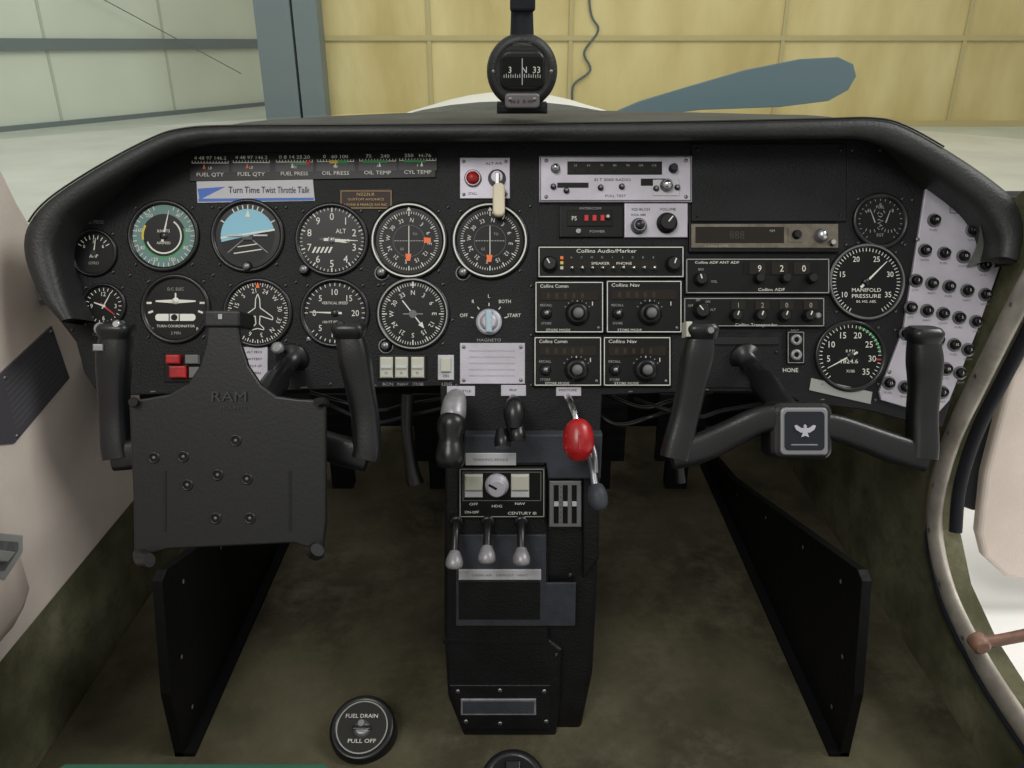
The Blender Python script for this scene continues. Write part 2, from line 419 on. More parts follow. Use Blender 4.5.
def bezel(b,x,y,r,w=4,ring=None,h=3.5):
    b.lathe(x,y,[(r+w,0),(r+w,h*0.6),(r+w-1.2,h),(r+0.6,h),(r-1,0.5)],BEZ,56,cap=False)
    b.disc(x,y,r,0.45,FACE,56)
    if ring: b.arc(x,y,r+0.8,r+w-1.6,0,360,h+0.15,ring)
def scr4(b,x,y,R,z=0):
    for a in(45,135,225,315): b.screw(x+R*sin(radians(a)),y-R*cos(radians(a)),2.0,z)

b=B('suction_gauge'); x,y=94,253; bezel(b,x,y,21,3)
b.ticks(x,y,14,18,0.8,-60,60,8,0.7,WHT); b.text('AMP',x,y+3,3.5); b.nums(x,y,11.5,['0','3','6'],-55,55,3.6)
b.tick(x,y,-3,15,1.4,8,0.9,WHT,0.6); b.text('GYRO',x,y+10,3,DIM); scr4(b,x,y,27); b.disc(x,y,3,1,BEZ); b.done()
b=B('cockpit_clock'); x,y=104,306; bezel(b,x,y,20,3)
b.ticks(x,y,15,18,0.7,0,360,24,0.7,WHT); b.nums(x,y,12,['12','3','6','9'],0,360,4.4)
b.tick(x,y,-3,15,1.2,28,0.9,WHT,0.6); b.tick(x,y,-4,14,1.8,128,0.95,REDM,0.8); b.tick(x,y,-2,10,1.6,-70,1,WHT,1); b.lathe(118,322,[(4,0),(4,5),(3,6)],BEZ,16); scr4(b,x,y,26); b.done()
b=B('airspeed_indicator'); x,y=164,236; bezel(b,x,y,32,4)
b.arc(x,y,22,31,0,360,0.6,TEAL); b.arc(x,y,16.5,18,35,250,0.62,WHT); b.arc(x,y,20.5,22,70,260,0.64,GRN); b.arc(x,y,20,22,260,300,0.66,YEL)
b.disc(x,y,15.5,0.6,FACE)
b.ticks(x,y,27,31,0.7,20,340,32,0.8,WHT); b.nums(x,y,25,[40,60,80,100,120,140,160,200],35,325,3.8); b.text('KNOTS',x,y-5,3,z=.9); b.text('AIRSPEED',x,y+7,2.6,z=.9)
b.tick(x,y,-6,26,2.6,12,1.2,WHT,0.5); b.lathe(x,y,[(4,1),(3,2),(0.1,2)],BEZ,16); scr4(b,x,y,40); b.done()
b=B('attitude_indicator'); x,y=248,236; bezel(b,x,y,33,4)
b.arc(x,y,0.01,27,-103,77,0.7,SKY); b.arc(x,y,0.01,27,77,257,0.7,mat('horizon_black',(26,26,28),0.5))
b.arc(x,y,27,32,0,360,0.75,FACE)
for a in(-60,-30,-20,-10,0,10,20,30,60): b.tick(x,y,27,31,1.1,a,0.85,WHT)
b.tick(x,y,19,26,5,0,0.9,WHT,0.3)
b.flat([(x-27,y+3),(x-27,y+1.2),(x+27,y-7),(x+27,y-5.2)],0.95,WHT)
for dy,w in((9,10),(15,14)): b.flat([(x-w,y+dy+1+w*.15),(x-w,y+dy+w*.15),(x+w,y+dy-w*.15),(x+w,y+dy+1-w*.15)],0.9,WHT)
b.tick(x,y,0,26,0.7,130,0.9,DIM); b.tick(x,y,0,26,0.7,230,0.9,DIM)
b.rect(x-20,y-1,x-6,y+0.5,1.5,2.2,LBL); b.rect(x+6,y-1,x+20,y+0.5,1.5,2.2,LBL); b.rect(x-5,y+1,x+5,y+4,1.5,2.2,BEZ)
b.knob(x,y+31,4.5,6,tip=STL); scr4(b,x,y,40); b.done()
b=B('altimeter'); x,y=332,240; bezel(b,x,y,33,4)
b.ticks(x,y,29.5,32,0.6,0,360,50,0.7,WHT); b.ticks(x,y,28,32,1.2,0,360,10,0.75,WHT); b.nums(x,y,23.5,list(range(10)),0,360,7.4)
b.text('ALT',x+9,y-9,4.6); b.rect(x+8,y-2,x+19,y+4,0.6,0.7,DISP); b.text('29.9',x+13.5,y+1,3.6,z=.95)
b.tick(x,y,-8,26,3,92,1.2,WHT,0.6); b.tick(x,y,-4,15,4,100,1.1,WHT,1)
for i in range(5): b.flat([(x-17+i*4,y+7),(x-15+i*4,y+7),(x-18+i*4,y+13),(x-20+i*4,y+13)],0.8,WHT)
b.text('CODED ALTITUDE',x-2,y-1,2.2,DIM,.9,20)
b.lathe(x,y,[(3.5,1),(3,2.2),(0.1,2.3)],STL,16); b.knob(x-27,y+30,5,7,tip=STL); scr4(b,x,y,41); b.done()
def vor(x,y,marks,name):
    b=B(name); bezel(b,x,y,34,5,h=4); b.arc(x,y,35.2,36.6,0,360,4.3,WHT)
    b.disc(x,y,30,0.55,RBLK); b.arc(x,y,33.2,33.8,0,360,0.7,DIM)
    b.ticks(x,y,27,29.5,0.55,0,360,72,0.8,WHT); b.ticks(x,y,25,29.5,1.0,0,360,12,0.85,WHT)
    b.nums(x,y,21,['N','3','6','E','12','15','S','21','24','W','30','33'],8,368,4.2,face=True)
    b.arc(x,y,15.6,16.0,0,360,0.8,GRY)
    b.tick(x,y,-15,15,0.8,0,1.2,WHT); b.tick(x,y,-15,15,0.4,90,1.1,DIM)
    for i in range(-5,6):
        if i: b.disc(x+i*2.7,y,0.5,1,WHT,8)
    for a,r in marks: b.tick(x,y,r-3,r+4,6,a,1.2,ORG,4)
    b.tick(x,y,30,34,4,0,1.3,WHT,0.3); b.text('TO',x+6,y-7,2.6,DIM); b.text('GS',x-7,y+8,2.6,DIM)
    b.knob(x-27,y+32,5,8,tip=STL); b.arc(x-27,y+32,6.5,7.3,0,360,0.6,DIM); scr4(b,x,y,42); b.done()
vor(409,241,[(88,18),(182,16)],'course_deviation_indicator'); vor(490,241,[(182,17)],'course_deviation_indicator')
b=B('turn_coordinator'); x,y=176,309; bezel(b,x,y,31,4)
b.text('D.C. ELEC',x,y-20,3,DIM); b.text('TURN COORDINATOR',x,y+17,2.6,WHT,w=38)
b.flat([(x-20,y-7),(x-20,y-8.5),(x,y-9.5),(x+20,y-8.5),(x+20,y-7),(x,y-5.5)],1,WHT); b.lathe(x,y-8,[(3.5,0.6),(3,2),(0.1,2.4)],WHT,16); b.tick(x,y-8,0,8,1.5,0,1,WHT)
for a in(-90,-110,90,110): b.tick(x,y-6,24,29,2,a,0.9,WHT)
b.rect(x-20,y+5,x+20,y+12,0.6,1.6,mat('slip_tube',(205,208,200),0.2),cr=3); b.disc(x-1,y+8.5,3.2,1.9,FACE,16); b.tick(x-6,y+8.5,-3.5,3.5,0.9,0,1.9,FACE); b.tick(x+4,y+8.5,-3.5,3.5,0.9,0,1.9,FACE)
b.text('L',x-22,y+20,3.6); b.text('R',x+22,y+20,3.6); b.text('2 MIN',x,y+24,3,DIM); scr4(b,x,y,39); b.done()
b=B('heading_indicator'); x,y=258,313; bezel(b,x,y,31,4)
b.ticks(x,y,28,30.5,0.55,0,360,72,0.8,WHT); b.ticks(x,y,26.5,30.5,0.9,0,360,36,0.85,WHT)
b.nums(x,y,22.5,['21','24','W','30','33','N','3','6','E','12','15','S'],-10,350,4.6,face=True)
pl=[(0,-19),(2,-14),(2.5,-5),(15,4),(15,7),(2.4,3),(1.8,11),(6,15),(6,17),(0,15.5)]
pts=pl+[(-a,c) for a,c in pl[::-1][1:-1]]
for i in range(len(pts)):
    a=pts[i]; c=pts[(i+1)%len(pts)]; dx,dy=c[0]-a[0],c[1]-a[1]; l=math.hypot(dx,dy) or 1; nx,ny=-dy/l*.45,dx/l*.45
    b.flat([(x+a[0]-nx,y+a[1]-ny),(x+c[0]-nx,y+c[1]-ny),(x+c[0]+nx,y+c[1]+ny),(x+a[0]+nx,y+a[1]+ny)],1.1,WHT)
b.tick(x,y,25,31,4,0,1.2,ORG,0.4); b.knob(x-26,y+28,5,8,tip=STL); scr4(b,x,y,39); b.done()
b=B('vertical_speed_indicator'); x,y=335,313; bezel(b,x,y,31,4)
b.ticks(x,y,27,30,0.8,-90,-90+320,32,0.7,WHT)
for a,t in((-90,'0'),(-45,'5'),(0,'10'),(45,'15'),(90,'20'),(135,'15'),(180,'10'),(225,'5')): b.text(t,x+20.5*sin(radians(a)),y-21*cos(radians(a)),6.2,z=.9)
b.text('VERTICAL SPEED',x,y-10,2.8,w=26,z=.9); b.text('100 FT PER MIN',x,y+9,2.6,w=24,z=.9)
b.tick(x,y,-7,25,2.2,-88,1.2,WHT,0.6); b.lathe(x,y,[(4,1),(3,2),(0.1,2)],BEZ,16); b.screw(x-26,y+26,3); scr4(b,x,y,39); b.done()
b=B('adf_indicator'); x,y=413,314; bezel(b,x,y,33,4); b.arc(x,y,33.6,34.8,0,360,3.7,DIM)
b.ticks(x,y,28,31,0.6,0,360,72,0.7,WHT); b.ticks(x,y,26,31,1.1,0,360,12,0.75,WHT); b.nums(x,y,21.5,['N','3','6','E','12','15','S','21','24','W','30','33'],0,360,4.8,face=True)
b.tick(x,y,-17,17,1.2,142,1.1,WHT); b.tick(x,y,12,18,5,142,1.15,WHT,0.4); b.disc(x,y,4,1.2,GRY,20); b.tick(x,y,-10,10,.8,90,1,DIM); b.tick(x,y,28,33,4,0,1.2,WHT,0.3)
b.knob(x-27,y+32,5,8,tip=STL); b.arc(x-27,y+32,6.5,7.3,0,360,0.6,DIM); scr4(b,x,y,42); b.done()
b=B('selector_switch'); x,y=489,322
b.lathe(x,y,[(13,0),(13,3),(11,4)],SIL,36); b.rect(x-3.2,y-11,x+3.2,y+11,4,11,mat('dial_pointer_blue',(150,172,182),.4),1.5); b.lathe(x,y,[(9,4),(8,8),(6,9)],SIL,30)
b.nums(x,y,26,['OFF','R','L','BOTH','START'],-75,75,3.6,z=0.4); b.text('MAGNETO',x,y+18,3,DIM,0.4,24)
b.ticks(x,y,16,19,0.9,-75,75,4,0.4,WHT); b.done()
b=B('blank_cover_plate'); b.rect(460,343,525,384,0,2,SIL,0.6); [b.screw(p,q,2,2) for p,q in((464,347),(521,347),(464,380),(521,380))]
for i in range(5): b.text('OPERATE IN ACCORDANCE WITH MANUAL',492,351+i*6.2,1.8,DIM,2.2,46)
b.done()
b=B('pilot_reminder_placard')
b.poly([(197,180),(313,178),(315,201),(198,203)],0,1.2,LBL); b.poly([(198,189),(226,187),(200,200)],1.2,1.35,BLUE)
b.flat([(199,199),(314,198),(314,200.5),(199,202)],1.5,BLUE)
ink=mat('ink_blue',(20,34,70),0.6)
for wd,x0,x1 in(('Turn',229,243),('Time',245,260),('Twist',262,276),('Throttle',278,296),('Talk',298,310)):
    b.text(wd,(x0+x1)/2,190,6.6,ink,1.8,x1-x0)
b.done()
b=B('registration_placard'); b.poly([(340,190),(392,189),(393,209),(341,210)],0,1,BROWN)
gmk=mat('gold_mark',(178,150,98),.6)
b.frame(341,191,391.5,208.5,0.5,1.2,gmk); b.text('N223LR',366,194.5,3.0,gmk,1.4,20); b.text('CUSTOM AVIONICS',366,199.5,2.3,gmk,1.4,36); b.text('LYONS & PEARCE AVI INC',366,204.8,2.3,gmk,1.4,43); b.done()
b=B('engine_gauge_cluster')
b.poly([(190,154),(436,150),(436,178),(190,182)],0,1.5,RBLK,0.6)
gs=[(211,'FUEL QTY','LB','4 48 97 146.2'),(252,'FUEL QTY','LB','4 48 97 146.2'),(295,'FUEL PRESS','PSI','0 8 14 25.20'),(336,'OIL PRESS','PSI','0   60 100'),(378,'OIL TEMP','F','75     240'),(418,'CYL TEMP','F','250   H-76')]
for i,(x,l,u_,t) in enumerate(gs):
    y=163.5-i*0.5
    b.rect(x-19,y-8,x+19,y+10,1.5,1.8,FACE)
    b.text(t,x,y-5,3.4,WHT,2.1,32); b.text(u_,x,y+5,2.8,WHT,2.1); b.text(l,x,y+11.5,3.8,WHT,2.1,27)
    b.flat([(x-18,y+0.5),(x+18,y+0.5),(x+18,y-0.2),(x-18,y-0.2)],2.1,WHT)
    for k in range(13):
        xx=x-18+k*3; b.flat([(xx-.3,y+.5),(xx+.3,y+.5),(xx+.3,y-2),(xx-.3,y-2)],2.15,WHT)
    if i==2: b.flat([(x-4,y+3),(x+12,y+3),(x+12,y+1),(x-4,y+1)],2.2,GRN); b.flat([(x+12,y+3),(x+16,y+3),(x+16,y-1),(x+12,y-1)],2.2,REDM)
    if i==3: b.flat([(x-6,y+2),(x+2,y+2),(x+2,y-1),(x-6,y-1)],2.2,YEL); b.flat([(x+2,y+2),(x+12,y+2),(x+12,y-1),(x+2,y-1)],2.2,GRN)
    if i==4: b.flat([(x-15,y+2),(x+10,y+2),(x+10,y-.5),(x-15,y-.5)],2.2,GRN)
    if i==5: b.flat([(x-14,y+2),(x+8,y+2),(x+8,y-.5),(x-14,y-.5)],2.2,GRN)
    px_=x-6+i*2; b.flat([(px_-1.4,y+6),(px_+1.4,y+6),(px_,y+1)],2.4,ORG if i<2 else WHT)
b.done()
b=B('annunciator_plate'); b.rect(460,158,510,199,0,2,SIL,0.6)
b.lathe(473,179,[(8.5,2),(8.5,4),(7.5,5)],STL,28); b.lathe(473,179,[(7,4),(6,7),(3,8.5),(0.1,9)],RED,28)
b.lathe(497,179,[(9,2),(9,3),(7.5,4),(7,9),(5.5,10)],STL,28); b.text('STALL',473,194,2.6,FACE,2.3); b.text('ALT AIR',494,164,2.6,FACE,2.3,18)
for p in((464,162),(506,162),(464,195),(506,195)): b.screw(*p,1.8,2)
b.done()
b=B('key_fob'); b.rect(495.5,176,499.5,188,10,14,CHR,0.5); b.rect(493,186,505,219,8,15,CREAM,2.5,cr=5); b.done()

def unit(name,x0,y0,x1,y1,m=RBLK,h=4,fr=WHT):
    b=B(name); b.rect(x0,y0,x1,y1,0,h,m,1.2)
    if fr: b.frame(x0+1.5,y0+1.5,x1-1.5,y1-1.5,0.8,h+0.15,fr)
    return b
b=unit('audio_control_radio',539,157,691,203,SIL,5,None)
b.frame(540,158,690,202,0.8,5.2,BEZ); b.rect(567,163,661,176,5,6,FACE,0.6)
for i in range(7): b.text(str(54+i*10),575+i*13,167,2.6,DIM,6.3); b.rect(572+i*13,171,576+i*13,173,6,6.6,DISP)
b.knob(555,170,4,7,STL,z=5,tip=CHR);b.knob(672,170,4,7,BEZ,z=5)
b.text('ELT 3000 RADIO',612,181,2.8,BEZ,5.3,44)
b.rect(557,184,588,189,5,5.4,FACE); b.rect(640,180,668,187,5,5.4,FACE)
for x,y in((553,188),(566,192),(600,189),(621,188),(655,190),(676,189)): b.knob(x,y,2.6,4,BEZ,z=5,tip=STL,n=14)
b.rect(652,181,678,197,5,6,LBL,0.5); b.knob(665,187,5.5,7,STL,z=6,tip=CHR); b.text('PULL TEST',615,197,2.5,BEZ,5.3,26); b.screw(546,162,2,5); b.screw(685,162,2,5);b.screw(546,198,2,5);b.screw(685,198,2,5); b.done()
b=unit('intercom_unit',559,206,623,238,RBLK,3,None)
b.rect(567,211,612,227,3,4,FACE,0.5)
b.text('PS',574,219,4.4,WHT,4.3)
for i in range(3): b.rect(584+i*8,216,588+i*8,222,4,5.5,REDM,0.6)
b.lathe(578,232,[(3,3),(2.5,6),(2,6)],STL,14); b.lathe(607,218,[(3,3),(2,8),(1.6,9)],CHR,14); b.text('POWER',597,232,2.6,DIM,3.3,15); b.text('INTERCOM',590,209,2.4,DIM,3.3,22); b.done()
b=B('squelch_plate'); b.rect(624,204,687,238,0,3.5,SIL,0.8)
b.knob(638,227,7,9,STL,z=3.5,tip=BEZ); b.knob(666,224,9,10,BEZ,z=3.5,line=40); b.text('SQUELCH',640,210,2.6,BEZ,3.8,18); b.text('VOLUME',667,210,2.6,BEZ,3.8,16)
b.text('KDA 688',638,215.5,2.3,BEZ,3.8,14)
b.done()
b=unit('audio_selector_panel',537,246,684,279)
b.text('Collins Audio/Marker',606,251.5,3.8,WHT,4.4,60)
b.knob(549,265,7,9,line=-30,z=4); b.knob(672,265,7,9,line=20,z=4); b.rect(567,261,655,269,4,4.5,DISP)
b.text('SPEAKER     PHONE',611,264,2.6,WHT,4.7,50)
for i in range(9): b.lathe(571+i*10.2,269,[(1.8,4),(1.4,9),(2,11),(0.1,11.5)],CHR,10); b.text('ACMN12DBX'[i],571+i*10.2,258,2.2,DIM,4.4)
for i in range(3): b.rect(560,257+i*5,563,260+i*5,4,5,(ORG,YEL,IVORY)[i])
b.done()
def com(name,x0,y0,x1,y1,lab,kx,ky):
    b=unit(name,x0,y0,x1,y1)
    b.text(lab,x0+20,y0+5.5,3.4,WHT,4.4,28)
    b.rect(x0+6,y0+10,x1-6,y0+20,4,4.6,DISP,0.3)
    for i in range(5): b.text('8',x0+14+i*8.5,y0+15,5.5,mat('led_off',(58,50,44),0.5),4.8)
    b.knob(kx,ky,10.5,5,z=4); b.knob(kx,ky,7,13,tip=GRY,z=4,line=0); b.tick(kx,ky,12,14,1,0,4.3,WHT)
    b.ticks(kx,ky,13,14.5,0.6,-60,60,6,4.3,DIM)
    b.knob(x0+12,ky,3.4,8,tip=STL,z=4); b.knob(x0+12,ky,5,4,z=4); b.text('STORE',x0+12,ky+9.5,2.4,DIM,4.4,10); b.text('RECALL',x0+12,ky-8.5,2.4,DIM,4.4,12)
    b.text('STORE MODE',x0+24,y1-3.8,2.4,WHT,4.4,24); b.screw(x1-6,y1-6,1.6,4); b.tick(x1-12,ky-8,0,4,0.8,0,4.4,WHT)
    b.done()
com('communication_radio',534,281,604,334,'Collins Comm',577,314)
com('navigation_radio',605,280,682,334,'Collins Nav',649,314)
com('communication_radio',533,336,602,387,'Collins Comm',576,370)
com('navigation_radio',602,336,671,387,'Collins Nav',645,370)
b=B('blank_radio_cover'); b.rect(691,144,846,222,0,2,PBLK,1)
for p in((697,150),(840,150),(697,216),(840,216)): b.screw(*p,1.8,2,BEZ)
b.done()
b=B('dme_unit'); b.rect(688,224,837,253,0,5,RBLK,1); b.rect(690,225,836,249,5,6,mat('worn_bronze',(104,97,86),0.4,0.5,var=0.3,vscale=60),0.6)
b.rect(694,228,782,244,6,6.6,DISP,0.4); b.rect(786,229,800,243,6,7,MATS['worn_bronze'])
b.text('Collins DME',715,247,2.6,DIM,6.3,26); b.knob(794,236,4,6,BEZ,z=6); b.knob(818,237,6,8,STL,z=6,tip=CHR); b.text('NM',770,232,2.6,DIM,6.9); b.text('888',735,236,8,MATS['led_off'],6.9); b.knob(829,244,3,6,CHR,z=6); b.done()
b=unit('adf_receiver',684,258,829,295,fr=DIM)
b.text('Collins ADF ANT ADF',716,263,2.6,WHT,4.4,44); b.text('Collins ADF',770,290,3,WHT,4.4,30)
b.rect(742,263,818,275,4,4.4,FACE)
for i,t in enumerate('920'): b.rect(752+i*22-4,263,752+i*22+12,275,4.4,5,DISP); b.text(t,752+i*22+6,269,6.6,WHT,5.3)
b.knob(699,280,6,9,line=-20,z=4); b.text('VOL',713,282,2.6,DIM,4.4)
for i in range(3): b.knob(757+i*26,279,4.8,9,z=4)
b.text('BFO',700,270,2.4,DIM,4.4)
b.done()
b=unit('transponder',682,297,824,328,fr=DIM)
for i,t in enumerate('1200'): b.rect(730+i*24,301,744+i*24,310,4,4.8,DISP); b.text(t,737+i*24,305.5,5.0,DIM,5.1)
for i in range(4): b.knob(734+i*24,316,5.5,9,z=4,line=20)
b.knob(700,311,7.5,10,z=4,line=-40); b.nums(700,312,12,['OFF','SBY','ON','ALT'],-60,80,2.4,DIM,4.4); b.text('Collins Transponder',755,325,2.8,WHT,4.4,52); b.lathe(816,316,[(3,4),(3,6),(2,7)],AGED,14)
b.done()
b=B('headset_jack_plate'); b.rect(786,331,804,364,0,2.5,RBLK,0.8); b.frame(787,332,803,363,0.6,2.7,DIM)
for y in(340,355): b.lathe(795,y,[(5.5,2.5),(5.5,4.5),(4,5),(2.6,5),(2.6,2.7)],AGED,20,cap=False); b.disc(795,y,2.7,2.8,FACE,16)
b.done()
b=B('glovebox_cover'); b.rect(690,333,782,388,0,1.5,PBLK,1); b.rect(694,337,778,345,1.5,3,BEZ,0.6); [b.screw(p,q,1.8,1.5,BEZ) for p,q in((696,352),(776,352),(696,383),(776,383))]; b.done()
b=B('fuel_flow_gauge'); x,y=880,221; bezel(b,x,y,24,4)
b.ticks(x-9,y,9,12,0.6,-30,210,10,0.8,DIM); b.ticks(x+9,y,9,12,0.6,-30,-210,10,0.8,DIM); b.text('FUEL',x,y-14,3,DIM); b.nums(x,y,16,['4','0','8'],-50,50,3.6,DIM)
b.tick(x-6,y,-2,11,1.4,-20,1,DIM,0.6); b.tick(x+6,y,-2,11,1.4,20,1,DIM,0.6); b.text('EGT',x,y+14,3,DIM); b.ticks(x,y,20,22,0.5,-140,140,20,0.8,DIM); scr4(b,x,y,31); b.done()
b=B('manifold_pressure_gauge'); x,y=866,282; bezel(b,x,y,35,4); b.arc(x,y,35.8,37.2,0,360,3.7,GRY)
b.ticks(x,y,30.5,34,0.7,-150,150,50,0.8,WHT); b.nums(x,y,25,[10,15,20,25,30,35],-120,120,5.6,z=1)
b.text('MANIFOLD',x,y+8,3.8,z=1,w=29); b.text('PRESSURE',x,y+14,3.8,z=1,w=29); b.text('IN. HG. ABS.',x,y+19.5,2.6,z=1,w=20)
b.tick(x,y,-8,29,2.6,45,1.3,WHT,0.7); b.lathe(x,y,[(4,1),(3.5,2.4),(.1,2.5)],BEZ,16); scr4(b,x,y,42); b.done()
b=B('tachometer'); x,y=850,356; bezel(b,x,y,32,4)
b.ticks(x,y,28,31.5,0.7,-135,135,35,0.8,WHT); b.arc(x,y,29,31,15,85,0.7,GRN); b.tick(x,y,26,32,1.6,97,0.9,REDM); b.nums(x,y,22,['','5','10','15','20','25','30','35'],-135,135,6.4,z=1)
b.rect(x-12,y+2,x+9,y+8,0.6,0.8,DISP); b.text('1824.6',x-1,y+5.3,4,z=1,w=17); b.text('R P M',x,y-5,3,z=1); b.text('X100',x,y+15,3,z=1)
b.tick(x,y,-8,26,2.2,-118,1.3,WHT,0.6); b.lathe(x,y,[(4,1),(3,2.2),(.1,2.3)],BEZ,16); scr4(b,x,y,40); b.done()
b=B('weight_placard'); b.poly([(811,378),(872,392),(870,404),(809,390)],0,1,DIM); b.done()
b=B('circuit_breaker_panel')
b.poly([(932,184),(924,190),(902,330),(878,392),(880,400),(934,416),(948,400),(976,330),(1000,262),(999,242),(985,222)],0,3,SIL,0.8)
rows=[[(932,221),(970,231)],[(923,251),(942,254),(961,257),(982,266)],[(914,281),(930,284),(947,287),(965,291),(983,295)],[(909,308),(925,311),(941,314),(957,318),(974,322)],[(904,334),(920,337),(936,340),(952,345)],[(966,350),(958,373),(944,369)],[(887,383),(903,387),(940,392)]]
for R_ in rows:
    for x,y in R_:
        b.lathe(x,y,[(6.8,3),(6.8,4),(5.8,4.6),(5.8,5)],STL,20); b.lathe(x,y,[(5.4,4),(5.0,7),(4.2,9.5),(2.2,10),(2.2,9.2)],FACE,20); b.text(str([5,10,15,2][int(x+y)%4]),x,y,2.6,WHT,10)
        b.text(['NAV','COM','FUEL','XPDR','LTS'][int(x)%5],x,y+9.5,2.1,GRY,3.3,9)
for p in((933,192),(990,245),(991,262),(916,240),(888,372),(930,408),(972,325)): b.screw(*p,2,3)
b.frame(948,205,962,214,0.6,3.3,FACE); b.text('CIRCUIT',955,210,2.4,FACE,3.3,11)
b.done()
b=B('rocker_switch_bank'); b.rect(378,355,427,380,0,2,RBLK,0.8)
for x in(387,402,418): b.rect(x-6.5,357,x+6.5,378,2,5,IVORY,1.5); b.rect(x-5.5,366,x+5.5,369,5,6.5,LBL,0.8); b.text('O',x,373,2.4,FACE,5.4)
b.done()
b=B('toggle_switch'); b.rect(438,355,454,380,0,2,LBL,0.6); b.rect(441,358,451,372,2,5,IVORY,1); b.text('ON',446,376,3,FACE,2.3); b.done()
b=B('master_rocker_switch'); b.rect(165,352,204,382,0,2,RBLK,.6)
b.rect(169,355,183,364,2,9,RED,1.5); b.rect(172,366,189,378,2,8,RED,1.5)
b.rect(188,355,201,364,2,8,GRY,1); b.rect(191,367,201,378,2,6,GRY,1); b.done()
b=B('fuel_pump_switch'); b.rect(215,345,235,380,0,2,RBLK,.6); b.rect(218,350,232,374,2,6,IVORY,1.5); b.done()
b=B('switch_label_plate'); b.rect(243,347,268,382,0,1.5,SIL,.4); [b.text(t,255,y,2.4,FACE,1.8,15) for t,y in(('ALT FIELD',352),('BATTERY',359),('PITOT HT',366),('CABIN',373))]; b.done()
b=B('parking_brake_knob'); b.tube([(284,350,0),(284,349,20)],3,STL,k=1); b.lathe(284,349,[(5.5,18),(6,21),(5.5,25),(3.5,26)],AGED,24); b.done()

# ================================================= CONTROL YOKES
YP=panel(147)
def yoke(lh,rh,la,ra,hub,shaft_px,badge):
    b=B('control_yoke',YP); hx,hy=hub
    for h in(lh,rh):
        n=len(h); b.tube([(x,y,z) for x,y,z in h],[13,15.5,14,13.5,14,14,12.5][:n],YOKE,k=6,n=24,sq=0.95,pw=0.6)
        x,y,z=h[0]
        b.tube([(x,y+4,z),(x,y-5,z+2),(x,y-10,z+3)],[14.5,16.5,13],BEZ,k=4,n=24,sq=0.9,pw=0.5)
    for a in(la,ra):
        b.tube(a,[15,15,14,13.5,13][:len(a)],YOKE,k=6,n=24,sq=0.7,pw=0.6)
    P1=YP.M@Vector((*YP.loc(hx,hy)[:2],0)); Mi=YP.M.inverted()
    u,v,_=PAN.loc(*shaft_px); P0=PAN.M@Vector((u,v,0))
    pts=[tuple(Mi@(P1+(P0-P1)*t)) for t in(0,0.3,0.62,0.62001,0.97,0.97001,1.0)]
    rr=[0.015,0.014,0.014,0.0105,0.0105,0.018,0.018]
    b.tube(pts,rr,BEZ,local=True,k=1,n=24)
    b.rect(hx-31,hy-28,hx+31,hy+29,-16,10,YOKE,6,cr=10)
    if badge:
        b.rect(hx-23,hy-23,hx+24,hy+24,10,13,STL,1.5,cr=5); b.rect(hx-19,hy-19,hx+20,hy+19,13,13.8,NAVY,0.3,cr=4)
        E=[(0,-9),(2,-7),(1.5,-4),(5,-4),(11,-8),(14,-7),(12,-2),(6,2),(3,2),(5,8),(0,6)]
        pts=E+[(-a,c) for a,c in E[::-1][1:-1]]
        b.poly([(hx+0.5+a*.75,hy+c*.75) for a,c in pts[::-1]],13.8,14.8,SIL)
        b.flat([(hx-13,hy+14),(hx+13,hy+14),(hx+13,hy+12.8),(hx-13,hy+12.8)],14,AGED)
    return b
b=yoke([(699,333,6),(696,355,4),(691,385,2),(685,415,0),(677,445,0),(674,458,0)],
       [(919,338,6),(922,360,4),(923,385,2),(922,415,0),(922,445,0),(921,458,0)],
       [(671,455,0),(700,448,0),(730,434,0),(760,420,2),(785,418,2)],
       [(925,457,0),(895,449,0),(865,438,0),(835,428,2),(810,424,2)],(798,430),(745,358),True)
b.rect(682,323,688,338,0,16,IVORY,1); b.lathe(704,332,[(4,14),(3.4,22),(3,23)],STL,16)
b.done()
b=yoke([(121,333,6),(117,355,4),(115,385,2),(115,415,0),(117,445,0),(119,458,0)],
       [(351,333,6),(355,355,4),(360,385,2),(365,415,0),(367,445,0),(365,458,0)],
       [(115,456,0),(145,452,0),(180,440,0),(210,430,0),(235,425,0)],
       [(368,457,0),(340,450,0),(310,440,0),(280,430,0),(250,425,0)],(243,428),(293,358),False)
b.lathe(110,330,[(6,10),(6,16),(4.5,17)],AGED,18); b.lathe(128,326,[(4.5,10),(4,19),(3,20)],CHR,16); b.rect(104,345,114,352,14,18,STL,1); b.lathe(345,326,[(4,12),(4,17),(3,18)],BEZ,16)
b.done()
TP=panel(192)
b=B('tablet_mount_plate',TP)
b.poly([(134,400),(150,398),(172,394),(190,384),(202,366),(208,345),(210,326),(240,326),(243,345),(250,366),(262,384),(278,396),(300,399),(324,400),(327,402),(327,520),(324,548),(308,546),(295,542),(170,548),(158,552),(140,556),(137,550),(136,500),(132,404)],0,5,PLATE,1.5)
b.rect(207,311,243,328,-25,7,PLATE,2,cr=3); b.rect(222,315,226,320,7,8,STL)
b.tube([(142,552,0),(147,557,6),(158,556,14)],[9,9,7],PLATE,sq=.8); b.tube([(313,547,0),(318,550,6),(322,546,14)],[9,9,7],PLATE,sq=.8)
b.tube([(135,404,0),(137,402,5),(140,402,11)],[5,5,4],PLATE); b.tube([(325,404,0),(323,402,5),(320,402,11)],[5,5,4],PLATE)
for x,y in((186,456),(220,474),(218,517),(252,517),(249,478),(157,457),(190,484),(238,440)):
    b.lathe(x,y,[(6,5),(5.6,6),(4.2,6),(4,5.2)],BEZ,20,cap=False); b.disc(x,y,4.1,5.25,FACE,16); b.lathe(x,y,[(1.6,5.2),(1.2,6),(.1,6.2)],GRY,10)
emb=mat('embossed_black',(52,53,54),0.4)
